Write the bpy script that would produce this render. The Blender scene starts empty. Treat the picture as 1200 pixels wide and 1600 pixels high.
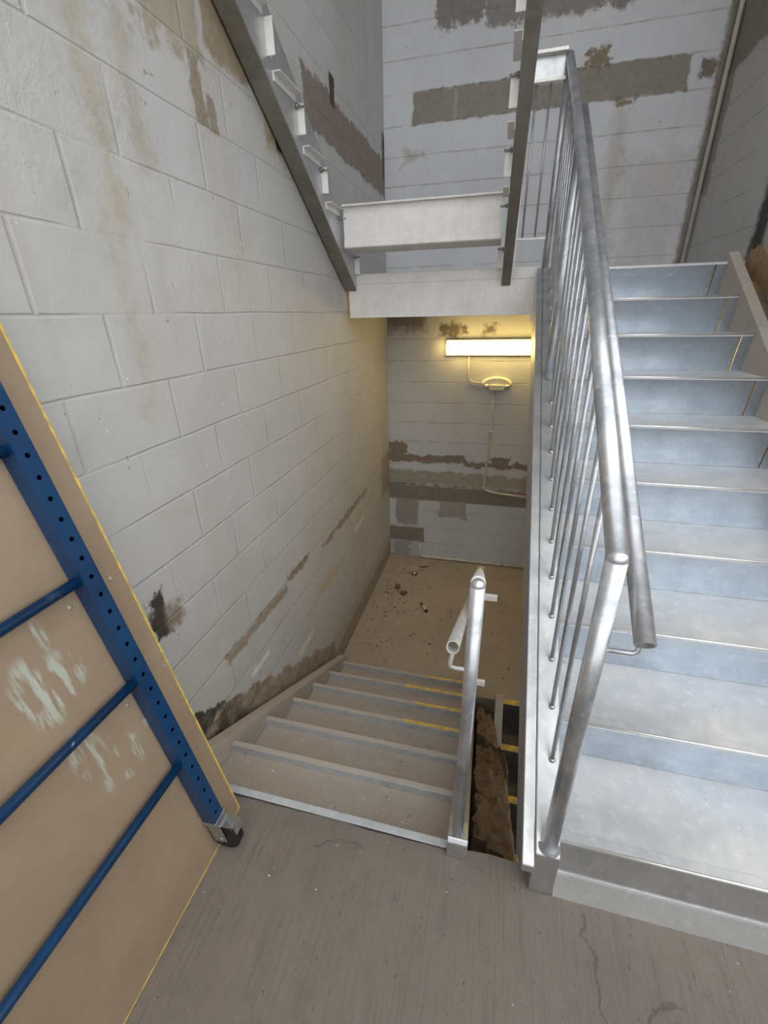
import bpy, math, random
from mathutils import Vector, Matrix
random.seed(7)
SC = bpy.context.scene
COL = SC.collection

# ------------------------------------------------------------------ node helpers
class S:
    """wraps a float socket so that node maths can be written as plain maths"""
    def __init__(s, nt, v): s.nt = nt; s.v = v
    def _m(s, op, *a, clamp=False):
        n = s.nt.nodes.new('ShaderNodeMath'); n.operation = op; n.use_clamp = clamp
        for i, x in enumerate((s,) + a):
            x = x.v if isinstance(x, S) else x
            if isinstance(x, (int, float)): n.inputs[i].default_value = x
            else: s.nt.links.new(x, n.inputs[i])
        return S(s.nt, n.outputs[0])
    def __add__(s, o): return s._m('ADD', o)
    def __sub__(s, o): return s._m('SUBTRACT', o)
    def __mul__(s, o): return s._m('MULTIPLY', o)
    def __truediv__(s, o): return s._m('DIVIDE', o)
    def rsub(s, k): return S(s.nt, k)._m('SUBTRACT', s)
    def floor(s): return s._m('FLOOR')
    def fract(s): return s._m('FRACT')
    def mod(s, k): return s._m('FLOORED_MODULO', k)
    def min(s, o): return s._m('MINIMUM', o)
    def max(s, o): return s._m('MAXIMUM', o)
    def abs(s): return s._m('ABSOLUTE')
    def step(s, lo, hi):
        n = s.nt.nodes.new('ShaderNodeMapRange'); n.interpolation_type = 'SMOOTHSTEP'
        s.nt.links.new(s.v, n.inputs['Value'])
        n.inputs['From Min'].default_value = lo; n.inputs['From Max'].default_value = hi
        return S(s.nt, n.outputs['Result'])

def new_mat(name):
    m = bpy.data.materials.new(name); m.use_nodes = True
    nt = m.node_tree
    b = nt.nodes['Principled BSDF']
    return m, nt, b

def coords(nt, scale=(1, 1, 1)):
    tc = nt.nodes.new('ShaderNodeTexCoord')
    if scale == (1, 1, 1): return tc.outputs['Object']
    mp = nt.nodes.new('ShaderNodeMapping'); mp.inputs['Scale'].default_value = scale
    nt.links.new(tc.outputs['Object'], mp.inputs['Vector'])
    return mp.outputs['Vector']

def noise(nt, vec, scale, detail=4, rough=.55, dist=0):
    n = nt.nodes.new('ShaderNodeTexNoise')
    n.inputs['Scale'].default_value = scale; n.inputs['Detail'].default_value = detail
    n.inputs['Roughness'].default_value = rough; n.inputs['Distortion'].default_value = dist
    nt.links.new(vec, n.inputs['Vector'])
    return S(nt, n.outputs['Fac'])

def mixc(nt, fac, c1, c2, mode='MIX'):
    n = nt.nodes.new('ShaderNodeMix'); n.data_type = 'RGBA'; n.blend_type = mode
    f = n.inputs[0]; a = n.inputs[6]; b = n.inputs[7]
    for sk, val in ((f, fac), (a, c1), (b, c2)):
        val = val.v if isinstance(val, S) else val
        if isinstance(val, (int, float)): sk.default_value = val
        elif isinstance(val, (tuple, list)): sk.default_value = (*val[:3], 1)
        else: nt.links.new(val, sk)
    return n.outputs[2]

def bump(nt, b, height, strength=.4, dist=.01):
    n = nt.nodes.new('ShaderNodeBump'); n.inputs['Strength'].default_value = strength
    n.inputs['Distance'].default_value = dist
    nt.links.new(height.v, n.inputs['Height']); nt.links.new(n.outputs[0], b.inputs['Normal'])

def setc(nt, b, c):
    if isinstance(c, (tuple, list)): b.inputs['Base Color'].default_value = (*c[:3], 1)
    else: nt.links.new(c, b.inputs['Base Color'])

def simple(name, c, rough=.5, metal=0.0, var=.12, scale=20, bstr=0.0, c2=None):
    m, nt, b = new_mat(name)
    v = coords(nt)
    n = noise(nt, v, scale)
    c2 = c2 or tuple(x * (1 - var * 2) for x in c)
    setc(nt, b, mixc(nt, n.step(.3, .75), c, c2))
    b.inputs['Roughness'].default_value = rough; b.inputs['Metallic'].default_value = metal
    if bstr: bump(nt, b, n, bstr, .004)
    return m

def galvanised(name, c=(.62, .63, .64), dark=(.42, .44, .47), metal=.8, rough=.36, sc=(1, 1, 1), spots=.0, streak=None, bstr=.05, dust=None):
    m, nt, b = new_mat(name)
    v = coords(nt, sc)
    big = noise(nt, v, 7, 5, .6, .6)
    sp = noise(nt, v, 45, 3, .6)
    col = mixc(nt, big.step(.35, .7), c, dark)
    col = mixc(nt, sp.step(.52, .72) * .45, col, tuple(min(1, x * 1.25) for x in c))
    b.inputs['Metallic'].default_value = metal
    r = big * .22 + (rough - .11) + sp * .08
    if streak:
        st = noise(nt, coords(nt, streak), 1.0, 5, .65)
        col = mixc(nt, st.step(.4, .75) * .5, col, dark)
        r = r + (st - .5) * .25
    if dust:
        dn = noise(nt, v, 3.2, 6, .65)
        f = dn.step(dust[1], dust[1] + .3) * dust[2]
        col = mixc(nt, f, col, dust[0])
        r = r + f * .4
        nt.links.new((f.rsub(1) * metal).v, b.inputs['Metallic'])
    if spots:
        wp = noise(nt, v, 60, 2, .5)
        col = mixc(nt, wp.step(.70, .74) * spots, col, (.75, .73, .68))
        dk = noise(nt, v, 38, 2, .5, .5)
        col = mixc(nt, dk.step(.72, .76) * spots, col, (.08, .07, .06))
    setc(nt, b, col)
    nt.links.new(r._m('MINIMUM', 1.0).v, b.inputs['Roughness'])
    if bstr: bump(nt, b, noise(nt, v, 18, 4, .6) + sp * .3, bstr, .01)
    return m

def rect_mask(a, z, nz, a0, a1, z0, z1, amp, soft):
    d = (a - a0).min(a.rsub(a1)).min((z - z0).min(z.rsub(z1)))
    d = d + (nz - .5) * amp
    return d.step(-soft, soft)

def block_wall(name, axis, zg, ag, base, base2, patches, joint=1.0, vert=1.0, jcol=.34, stain=.45, stainc=(.42, .36, .27), rough_amt=.5):
    """painted concrete block: bed joints every 0.203 m, running bond, paint peeled off in patches"""
    m, nt, b = new_mat(name)
    v = coords(nt)
    sep = nt.nodes.new('ShaderNodeSeparateXYZ'); nt.links.new(v, sep.inputs[0])
    a = S(nt, sep.outputs[axis.upper()]); z = S(nt, sep.outputs['Z'])
    n1 = noise(nt, v, 1.1, 4, .6)
    n2 = noise(nt, v, 9, 6, .65, .3)
    n3 = noise(nt, v, 70, 3, .6)
    n4 = noise(nt, v, 26, 5, .7)
    wob = (noise(nt, v, 3, 2) - .5) * .012
    row = (z + wob - zg) / .2032
    fz = row.fract(); odd = row.floor().mod(2.0)
    af = ((a + wob - ag) / .4064 + odd * .5).fract()
    dz = fz.min(fz.rsub(1)) * .2032; da = af.min(af.rsub(1)) * .4064
    vis = noise(nt, v, 2.3, 2).step(.36, .6)
    visb = noise(nt, v, 1.7, 2).step(.32, .5)
    gz = dz.step(.0012, .0065).rsub(1) * (visb * .85 + .12); ga = da.step(.002, .010).rsub(1) * (vis * .85 + .08) * vert
    groove = gz.max(ga)
    col = mixc(nt, n1.step(.35, .7), base, base2)
    col = mixc(nt, n2.step(.45, .75) * .22, col, tuple(x * .8 for x in base))
    col = mixc(nt, groove * jcol * n2.step(.35, .6), col, (.25, .235, .215))
    warm = noise(nt, v, 1.7, 6, .7, .8)
    col = mixc(nt, warm.step(.46, .72) * stain, col, tuple(x * k for x, k in zip(base, (.92, .84, .72))))
    # runs of dirty water down the face
    sv = coords(nt, (5.5, 5.5, .35))
    st = noise(nt, sv, 1.0, 4, .6)
    col = mixc(nt, st.step(.54, .78) * stain, col, stainc)
    # small flecks and chips
    col = mixc(nt, noise(nt, v, 30, 2, .5, 1.0).step(.735, .76) * .8, col, (.30, .25, .18))
    col = mixc(nt, noise(nt, v, 41, 2, .5, .6).step(.74, .765) * .8, col, (.80, .78, .72))
    h = n4 * (.30 * rough_amt) + n3 * .12 - groove * joint * .5 + noise(nt, v, 13, 5, .7, .4) * (noise(nt, v, 1.9, 2).step(.44, .6) * .9)
    nzp = (noise(nt, v, 6.5, 4, .6) * .4 + n2 * .35 + n4 * .25 - .5) * 2.1 + .5
    for p in patches:
        a0, a1, z0, z1, c, amp, soft = p[:7]
        op = p[7] if len(p) > 7 else 1.0
        mk = rect_mask(a, z, nzp, a0, a1, z0, z1, amp, soft) * op
        cc = mixc(nt, n4.step(.38, .72), c, tuple(x * .80 for x in c))
        col = mixc(nt, mk, col, cc)
        if soft < .02: h = h - mk * .5 + mk * n4 * .5
    setc(nt, b, col)
    b.inputs['Roughness'].default_value = .62
    bump(nt, b, h, .55, .012)
    return m

def concrete(name, c, c2, c3, streak=(40, 1.2, 1), pit=.5, amt=.5):
    m, nt, b = new_mat(name)
    v = coords(nt)
    n1 = noise(nt, v, 1.6, 6, .65, .4); n2 = noise(nt, v, 14, 6, .7); n3 = noise(nt, v, 90, 3, .6)
    br = noise(nt, coords(nt, streak), 1.0, 4, .65)
    col = mixc(nt, n1.step(.32, .7), c, c2)
    col = mixc(nt, n2.step(.45, .8) * .5, col, c3)
    col = mixc(nt, br.step(.45, .75) * amt, col, c3)
    pits = noise(nt, coords(nt, (110, 45, 60)), 1.0, 2, .5).step(.68, .74)
    col = mixc(nt, pits * pit, col, tuple(x * .5 for x in c3))
    col = mixc(nt, noise(nt, v, 48, 2, .5).step(.755, .775) * .9, col, (.72, .70, .65))
    # hairline cracks
    vo = nt.nodes.new('ShaderNodeTexVoronoi'); vo.feature = 'DISTANCE_TO_EDGE'; vo.inputs['Scale'].default_value = 1.1
    mv = nt.nodes.new('ShaderNodeVectorMath'); mv.operation = 'ADD'
    cn = nt.nodes.new('ShaderNodeTexNoise'); cn.inputs['Scale'].default_value = 5; cn.inputs['Detail'].default_value = 6
    nt.links.new(v, cn.inputs['Vector']); nt.links.new(v, mv.inputs[0])
    sc_ = nt.nodes.new('ShaderNodeVectorMath'); sc_.operation = 'SCALE'; sc_.inputs['Scale'].default_value = .25
    nt.links.new(cn.outputs['Color'], sc_.inputs[0]); nt.links.new(sc_.outputs[0], mv.inputs[1]); nt.links.new(mv.outputs[0], vo.inputs['Vector'])
    cr = S(nt, vo.outputs['Distance']).step(.0, .006).rsub(1) * n1.step(.45, .6)
    col = mixc(nt, cr * .5, col, tuple(x * .45 for x in c3))
    setc(nt, b, col)
    b.inputs['Roughness'].default_value = .7
    bump(nt, b, n2 * .5 + n3 * .3 + br * .35 - pits * .5 - cr * .3, .5, .006)
    return m

# ------------------------------------------------------------------ mesh helpers
class MB:
    def __init__(s): s.v = []; s.f = []; s.sm = []
    def add(s, vs, fs, smooth=False):
        o = len(s.v); s.v += [Vector(p) for p in vs]
        for f in fs: s.f.append([i + o for i in f]); s.sm.append(smooth)
        return s
    def box(s, x0, x1, y0, y1, z0, z1):
        vs = [(x, y, z) for x in (x0, x1) for y in (y0, y1) for z in (z0, z1)]
        return s.add(vs, [(0, 1, 3, 2), (4, 6, 7, 5), (0, 4, 5, 1), (2, 3, 7, 6), (0, 2, 6, 4), (1, 5, 7, 3)])
    def prism(s, prof, x0, x1, sh=(0, 0)):
        """prof: list of (y,z), extruded along x"""
        n = len(prof)
        vs = [(x0, y, z) for y, z in prof] + [(x1, y, z) for y, z in prof]
        fs = [list(range(n))[::-1], list(range(n, 2 * n))] + [(i, (i + 1) % n, n + (i + 1) % n, n + i) for i in range(n)]
        return s.add(vs, fs)
    def tube(s, path, r, seg=20, caps=True, r2=None):
        path = [Vector(p) for p in path]; n = len(path)
        rs = r if isinstance(r, (list, tuple)) else [r] * n
        prev = None; vs = []; fs = []
        for i, p in enumerate(path):
            t = (path[min(i + 1, n - 1)] - path[max(i - 1, 0)]).normalized()
            if prev is None:
                u = t.orthogonal().normalized()
            else:
                u = (prev - t * prev.dot(t)).normalized()
            prev = u; w = t.cross(u)
            k = 1.0
            if 0 < i < n - 1:
                c = (path[i + 1] - p).normalized().dot((p - path[i - 1]).normalized()); k = 1 / max(.5, math.sqrt((1 + c) / 2))
            for j in range(seg):
                a = 2 * math.pi * j / seg
                vs.append(p + (u * math.cos(a) + w * math.sin(a)) * rs[i])
        for i in range(n - 1):
            for j in range(seg):
                fs.append((i * seg + j, i * seg + (j + 1) % seg, (i + 1) * seg + (j + 1) % seg, (i + 1) * seg + j))
        s.add(vs, fs, True)
        if caps:
            s.add(vs[:seg], [list(range(seg))[::-1]]); s.add(vs[-seg:], [list(range(seg))])
        return s
    def hollow(s, p0, p1, r, ri, seg=28):
        p0 = Vector(p0); p1 = Vector(p1); t = (p1 - p0).normalized(); u = t.orthogonal().normalized(); w = t.cross(u)
        def ring(p, q): return [p + (u * math.cos(2 * math.pi * j / seg) + w * math.sin(2 * math.pi * j / seg)) * q for j in range(seg)]
        vs = ring(p0, r) + ring(p1, r) + ring(p1, ri) + ring(p0, ri)
        fs = []
        for k in range(4):
            for j in range(seg):
                a = k * seg + j; b_ = k * seg + (j + 1) % seg; c = ((k + 1) % 4) * seg + (j + 1) % seg; d = ((k + 1) % 4) * seg + j
                fs.append((a, b_, c, d))
        o = len(s.f)
        s.add(vs, fs, True)
        return s
    def ball(s, c, r, sx=1, sy=1, sz=1, seg=14, rings=8):
        c = Vector(c); vs = [c + Vector((0, 0, r * sz))]
        for i in range(1, rings):
            th = math.pi * i / rings
            for j in range(seg):
                ph = 2 * math.pi * j / seg
                vs.append(c + Vector((r * sx * math.sin(th) * math.cos(ph), r * sy * math.sin(th) * math.sin(ph), r * sz * math.cos(th))))
        vs.append(c - Vector((0, 0, r * sz))); fs = []
        for j in range(seg): fs.append((0, 1 + j, 1 + (j + 1) % seg))
        for i in range(rings - 2):
            for j in range(seg):
                a = 1 + i * seg
                fs.append((a + j, a + seg + j, a + seg + (j + 1) % seg, a + (j + 1) % seg))
        a = 1 + (rings - 2) * seg
        for j in range(seg): fs.append((a + j, len(vs) - 1, a + (j + 1) % seg))
        return s.add(vs, fs, True)
    def xf(s, fn, start=0):
        s.v[start:] = [Vector(fn(p)) for p in s.v[start:]]; return s

def world_loc(o):
    p = Vector((0, 0, 0))
    while o is not None: p += o.location; o = o.parent
    return p

def build(name, mb, mat, parent=None, loc=None, bevel=0.0, seg=2, label=None):
    """links the collected shapes as ONE mesh object; vertices are given in world space"""
    base = world_loc(parent) if parent else Vector((0, 0, 0))
    if loc is None:
        if parent:
            lo = [min(p[i] for p in mb.v) for i in range(3)]; hi = [max(p[i] for p in mb.v) for i in range(3)]
            w = Vector(((lo[0] + hi[0]) / 2, (lo[1] + hi[1]) / 2, lo[2]))
        else: w = Vector((0, 0, 0))
    else: w = Vector(loc)
    me = bpy.data.meshes.new(name)
    me.from_pydata([p - w for p in mb.v], [], mb.f)
    me.polygons.foreach_set('use_smooth', mb.sm)
    me.update()
    import bmesh
    bm = bmesh.new(); bm.from_mesh(me)
    bmesh.ops.remove_doubles(bm, verts=bm.verts, dist=1e-5)
    bmesh.ops.recalc_face_normals(bm, faces=bm.faces)
    bm.to_mesh(me); bm.free()
    o = bpy.data.objects.new(name, me); COL.objects.link(o)
    if mat: me.materials.append(mat)
    if parent: o.parent = parent; o.location = w - base
    else: o.location = w
    if bevel:
        md = o.modifiers.new('Bevel', 'BEVEL'); md.width = bevel; md.segments = seg; md.limit_method = 'ANGLE'; md.angle_limit = math.radians(35)
    if label: o['label'] = label
    return o

def thing(name, label, cat, loc, group=None):
    o = bpy.data.objects.new(name, None); COL.objects.link(o); o.location = loc
    o.empty_display_size = .1
    return tag(o, label, cat, group)

def tag(o, label, cat, group=None, kind=None):
    o['label'] = label; o['category'] = cat
    if group: o['group'] = group
    if kind: o['kind'] = kind
    return o

def struct(name, mb, mat, label=None, bevel=0):
    o = build(name, mb, mat, bevel=bevel); o['kind'] = 'structure'
    if label: o['label'] = label
    return o

# ------------------------------------------------------------------ measures (metres)
XL, XR, YB = -1.371, 1.085, 3.637
ZLOW = -1.1158
R, G = .178, .2675            # rising flight
RD, GD, YD = .1591, .2697, .02  # descending flight
W = .937
SL = R / G
ZL = 10 * R                   # landing level
YLAND = 9 * G

# ------------------------------------------------------------------ materials
GREYP = (.43, .395, .355); BARE = (.27, .225, .18); DARK = (.05, .04, .032)
m_wall_l = block_wall('painted_block_left', 'y', 1.5624, .085, (.545, .545, .545), (.49, .485, .475), [
    (1.02, 1.5, 2.40, 2.75, (.36, .29, .205), .06, .012),
    (.66, 1.02, 2.335, 2.6, (.40, .335, .25), .22, .02, .8),
    (.905, .975, 2.18, 2.37, (.33, .275, .215), .07, .010),
    (.985, 1.04, 2.17, 2.28, (.33, .275, .215), .06, .010),
    (.40, .47, 1.80, 2.6, (.47, .42, .33), .10, .05, .8),
    (.36, .42, 1.25, 1.85, (.52, .48, .41), .10, .05, .7),
    (.55, .62, 1.95, 2.7, (.45, .39, .30), .12, .04, .6),
    (.46, 1.08, .085, .135, (.36, .30, .225), .085, .010),
    (1.62, 2.75, .045, .095, (.36, .30, .225), .11, .010),
    (1.10, 1.40, .115, .160, (.30, .245, .19), .10, .010),
    (1.50, 2.05, -.29, -.22, (.60, .52, .38), .14, .010),
    (1.10, 1.36, -.47, -.42, (.78, .74, .66), .11, .010),
    (2.35, 2.65, -.17, -.13, (.74, .69, .60), .10, .010),
    (.62, .80, -.14, -.11, (.78, .75, .70), .10, .010),
    (1.72, 3.7, -1.2, -.93, (.33, .27, .20), .10, .02, .85),
    (1.4, 3.7, -.95, -.80, (.45, .40, .33), .14, .03, .5),
    (3.3, 3.7, -.25, .2, (.36, .31, .25), .25, .02, .8),
    (1.9, 3.7, 2.47, 2.72, (.27, .22, .185), .10, .012),
    (2.32, 2.40, 2.68, 2.82, (.06, .045, .035), .06, .010),
    (3.55, 3.66, 2.6, 2.9, (.10, .085, .07), .09, .02),
    (.145, .215, .50, .68, (.06, .05, .042), .10, .012),
    (.215, .30, .50, .60, (.30, .25, .20), .09, .02),
    (1.45, 1.62, 2.25, 2.40, (.30, .21, .075), .2, .06, .8),
    (1.53, 1.57, 2.26, 2.33, (.05, .035, .02), .06, .012),
    (.2, .55, 2.7, 3.0, (.4, .36, .3), .2, .03, .6),
], jcol=.13)
# broken render beside the descending stringer follows the slope of the stairs
def sloped_band(m):
    nt = m.node_tree; b = nt.nodes['Principled BSDF']
    v = coords(nt); sep = nt.nodes.new('ShaderNodeSeparateXYZ'); nt.links.new(v, sep.inputs[0])
    y = S(nt, sep.outputs['Y']); z = S(nt, sep.outputs['Z'])
    n2 = noise(nt, v, 9, 6, .65, .3); n4 = noise(nt, v, 26, 5, .7)
    lv = z + (y - .02) * .59                      # 0 along the nosings
    d = (lv.rsub(.16) + (n2 - .5) * .16)
    mk = d.step(-.008, .008) * y.step(1.8, 1.65).rsub(0 + 1) if False else d.step(-.008, .008) * (y.rsub(1.7)).step(-.03, .03)
    dark = (y.rsub(.55)).step(-.25, .25)
    c = mixc(nt, n4.step(.35, .7), (.40, .33, .255), (.24, .19, .145))
    c = mixc(nt, dark * n2.step(.35, .6), c, (.05, .042, .036))
    old = b.inputs['Base Color'].links[0].from_socket
    nt.links.new(mixc(nt, mk, old, c), b.inputs['Base Color'])
sloped_band(m_wall_l)

m_wall_b = block_wall('painted_block_back', 'x', 2.946, -.90, (.63, .645, .675), (.56, .575, .61), [
    (-1.13, .85, 2.946, 3.150, (.275, .245, .21), .05, .008),
    (.0, .03, 2.955, 3.14, (.42, .38, .33), .03, .008, .6),
    (-.80, -.77, 2.955, 3.14, (.42, .38, .33), .03, .008, .6),
    (.14, .30, 3.15, 3.25, (.24, .20, .13), .16, .012),
    (.40, .52, 2.90, 2.95, (.24, .20, .13), .10, .012),
    (-.95, -.60, 3.50, 3.9, (.23, .21, .195), .16, .02),
    (-.60, 1.1, 3.46, 3.9, (.25, .23, .21), .14, .02),
    (.92, .99, 3.0, 3.11, (.20, .165, .12), .10, .015),
    (1.015, 1.09, 1.7, 4.0, (.23, .20, .165), .05, .02),
    (.55, .98, 1.75, 2.6, (.50, .46, .42), .3, .10, .5),
    (.40, .50, 1.85, 2.9, (.42, .35, .27), .12, .05, .5),
    (-1.2, -1.0, 2.70, 2.78, (.42, .39, .33), .14, .03, .6),
    # below the landing
    (-1.40, -1.18, .17, .29, BARE, .16, .010),
    (-1.40, -.55, .075, .155, BARE, .10, .010),
    (-.78, -.55, .09, .165, BARE, .12, .010),
    (-.55, .45, .045, .105, BARE, .12, .010),
    (-.28, -.08, .08, .17, BARE, .12, .010),
    (-1.4, .6, -.18, -.025, (.40, .375, .315), .10, .014),
    (-1.4, .6, -.375, -.20, (.27, .235, .20), .018, .005),
    (-1.4, .6, -.192, -.185, (.06, .05, .045), .01, .004),
    (-1.30, -1.04, -.70, -.37, (.35, .31, .28), .08, .010, .9),
    (-.80, -.50, -.57, -.37, (.38, .345, .31), .10, .010, .8),
    (-1.40, -.97, -.91, -.725, (.27, .235, .20), .03, .006),
    (-1.33, -1.12, -1.15, -.90, (.27, .235, .21), .22, .02, .8),
    (-1.40, -.99, -1.15, -.91, (.46, .45, .43), .05, .01, .5),
    (-.85, -.60, 1.36, 1.44, (.12, .09, .05), .20, .03, .9),
    (-.45, -.34, 1.36, 1.45, (.10, .075, .04), .12, .03, .8),
    (-.60, -.20, 1.55, 1.62, (.06, .045, .03), .12, .03, .8),
    (-1.4, -1.0, 1.40, 1.62, (.16, .13, .10), .16, .06, .8),
], stain=.14, joint=.85, vert=.12, jcol=.6, rough_amt=.35)
m_wall_r = block_wall('painted_block_right', 'y', 2.58, .1, (.50, .49, .475), (.43, .425, .415), [
    (3.1, 3.7, 2.99, 3.30, (.26, .22, .175), .06, .012),
    (3.48, 3.7, 2.3, 3.4, (.26, .22, .18), .12, .02, .8),
    (2.42, 2.56, 1.75, 2.20, (.04, .034, .03), .12, .04),
    (2.9, 3.2, 3.0, 3.5, (.3, .25, .2), .3, .03, .6),
], stain=.2, joint=1.0)

m_floor = concrete('broomed_concrete', (.205, .174, .149), (.172, .145, .123), (.125, .103, .085), streak=(130, 4.0, 1), amt=.6)
m_lowfloor = concrete('dusty_concrete', (.44, .375, .31), (.37, .31, .25), (.30, .25, .20), streak=(3, 3, 1), pit=.2, amt=.2)
m_rubble = concrete('broken_masonry', (.32, .225, .14), (.24, .165, .10), (.13, .09, .055), streak=(4, 4, 4), pit=.4)
m_ceil = concrete('ceiling_concrete', (.5, .49, .48), (.45, .44, .43), (.4, .39, .38), pit=.2)

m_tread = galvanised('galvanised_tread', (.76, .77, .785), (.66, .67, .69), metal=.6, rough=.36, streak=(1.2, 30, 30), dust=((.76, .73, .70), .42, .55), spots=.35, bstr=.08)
m_toe = galvanised('toe_plate', (.68, .69, .70), (.60, .61, .62), metal=.5, rough=.42, streak=(1.2, 30, 30), bstr=.03)
m_edge = galvanised('highlight_edge', (.85, .85, .84), (.75, .75, .74), metal=.7, rough=.28, bstr=0)  # brighter metal, paints the edge highlight into the nosing colour
m_riser = galvanised('galvanised_riser_sky_tint', (.46, .52, .59), (.38, .44, .51), metal=.85, rough=.30, streak=(1.5, 20, 26), bstr=.10)  # reflected sky painted into the base colour as a blue tint
m_string = galvanised('galvanised_stringer', (.60, .605, .61), (.45, .46, .475), metal=.8, rough=.36, streak=(30, 2, 2), bstr=.04)
m_pipe = galvanised('galvanised_pipe', (.64, .655, .68), (.38, .40, .44), metal=.8, rough=.33, bstr=.05)
m_bal = galvanised('galvanised_baluster', (.56, .57, .58), (.36, .37, .40), metal=.8, rough=.34, bstr=.06)
m_beam = galvanised('galvanised_beam', (.80, .78, .75), (.72, .70, .675), metal=.2, rough=.5, streak=(40, 40, 2), bstr=.03)
m_dtread = galvanised('dusty_tread', (.42, .38, .335), (.36, .32, .28), metal=.2, rough=.5, spots=.7, dust=((.42, .345, .28), .30, .8), bstr=.05)
m_dlip = galvanised('worn_lip', (.60, .63, .66), (.50, .53, .56), metal=.4, rough=.42, spots=.6, dust=((.45, .42, .38), .5, .5), bstr=.03)
m_dstr = galvanised('dusty_stringer', (.47, .435, .39), (.40, .365, .33), metal=.2, rough=.55, dust=((.47, .40, .335), .30, .7), bstr=.03)
m_string2 = galvanised('overhead_stringer', (.56, .57, .575), (.46, .465, .47), metal=.7, rough=.4, streak=(2, 2, 2), bstr=.03)
m_upper = galvanised('shaded_flange', (.30, .29, .25), (.23, .22, .19), metal=.5, rough=.5, streak=(2, 2, 2), bstr=.03)  # darker copy of the overhead steel, underside shade painted in
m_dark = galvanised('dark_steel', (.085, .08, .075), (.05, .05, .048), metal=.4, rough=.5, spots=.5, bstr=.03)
m_cleat = galvanised('bright_cleat', (.86, .85, .82), (.76, .75, .72), metal=.2, rough=.42, bstr=.03)
m_hand = galvanised('pale_pipe', (.66, .635, .60), (.52, .50, .47), metal=.45, rough=.5, streak=(6, 14, 6), bstr=.03)
m_yel = simple('yellow_paint', (.84, .60, .10), .5, 0, .25, 30, c2=(.42, .33, .15))
m_bolt = simple('zinc_bolt', (.45, .45, .44), .35, .9, .2, 60)
m_head = simple('dull_screw_head', (.50, .46, .40), .5, .3, .2, 60)
m_pvc = simple('painted_conduit', (.55, .52, .46), .5, 0, .08, 12)
m_emt = simple('bare_conduit', (.74, .70, .62), .45, .3, .1, 12)
m_fix = simple('fixture_white', (.72, .70, .64), .45, 0, .05, 10)
m_plast = simple('cream_plastic', (.84, .80, .70), .45, 0, .05, 10)
m_chrome = simple('lamp_reflector', (.8, .8, .8), .15, 1.0, .05, 10)
m_zinc = galvanised('zinc_caster', (.62, .63, .63), (.45, .46, .47), metal=.9, rough=.3, bstr=.03)
m_rub = simple('black_rubber', (.018, .017, .017), .5, 0, .2, 30)
m_glass = simple('brown_glass', (.05, .028, .012), .15, 0, .1, 20)
m_paper = simple('cream_label', (.62, .53, .38), .6, 0, .1, 40)
m_cap = simple('black_cap', (.02, .016, .014), .4, 0, .1, 40)
m_alu = simple('crushed_aluminium', (.6, .6, .6), .3, .9, .3, 60)
m_leaf = simple('dry_debris', (.19, .13, .075), .8, 0, .3, 60, .3)
m_card = simple('brown_cardboard', (.40, .27, .155), .8, 0, .2, 14, .2)

def blue_paint():
    m, nt, b = new_mat('chipped_blue_paint')
    v = coords(nt)
    n1 = noise(nt, v, 14, 6, .7); n2 = noise(nt, v, 5, 4, .6)
    col = mixc(nt, n2.step(.35, .7), (.004, .050, .145), (.003, .034, .105))
    col = mixc(nt, n1.step(.60, .72) * .35, col, (.10, .20, .36))
    col = mixc(nt, noise(nt, v, 32, 4, .6).step(.72, .76) * .7, col, (.35, .38, .42))
    setc(nt, b, col); b.inputs['Roughness'].default_value = .36
    bump(nt, b, n1, .1, .004)
    return m
m_blue = blue_paint()

def plywood(bn):
    m, nt, b = new_mat('worn_plywood')
    v = coords(nt)
    sep = nt.nodes.new('ShaderNodeSeparateXYZ'); nt.links.new(v, sep.inputs[0])
    a = S(nt, sep.outputs['Y']); z = S(nt, sep.outputs['Z'])     # object space: y along the bottom edge, z up the board
    n1 = noise(nt, v, 2.2, 5, .6, .5); n2 = noise(nt, v, 14, 6, .7); n4 = noise(nt, v, 40, 3)
    gr = noise(nt, coords(nt, (1, 3, 40)), 1.0, 4, .6)
    col = mixc(nt, n1.step(.3, .7), (.36, .27, .185), (.29, .215, .145))
    col = mixc(nt, n2.step(.5, .8) * .4, col, (.24, .185, .135))
    col = mixc(nt, gr.step(.5, .8) * .2, col, (.24, .19, .14))
    col = mixc(nt, n4.step(.74, .77) * .7, col, (.14, .105, .08))
    # smears of pale green paint, wiped on in strokes
    w = noise(nt, coords(nt, (10, 34, 5)), 1.0, 4, .6)
    w2 = noise(nt, coords(nt, (10, 6, 32)), 1.0, 4, .6)
    def blob(ca, cz, ra, rz, w=w, lo=.47):
        e = ((a - ca) / ra)._m('POWER', 2.0) + ((z - cz) / rz)._m('POWER', 2.0)
        return e.step(.4, 1.1).rsub(1) * w.step(lo, lo + .12)
    for args in ((-.345, .83, .055, .10), (-.29, .83, .06, .07), (-.33, .60, .045, .11), (-.26, .53, .06, .06), (-.285, .94, .012, .05), (-.36, .77, .012, .03), (-.19, .56, .05, .014)):
        col = mixc(nt, blob(*args) * .75, col, (.50, .56, .50))
    setc(nt, b, col); b.inputs['Roughness'].default_value = .5
    bump(nt, b, n2 * .5 + gr * .4, .25, .004)
    return m
m_ply = plywood(None)

def emission(name, c, st):
    m, nt, b = new_mat(name)
    b.inputs['Base Color'].default_value = (.8, .78, .7, 1)
    b.inputs['Emission Color'].default_value = (*c, 1); b.inputs['Emission Strength'].default_value = st
    v = coords(nt); n = noise(nt, v, 3)
    nt.links.new((n * .05 + .45).v, b.inputs['Roughness'])
    return m
m_lamp = emission('glowing_diffuser', (1.0, .69, .20), 9.5)

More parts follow.
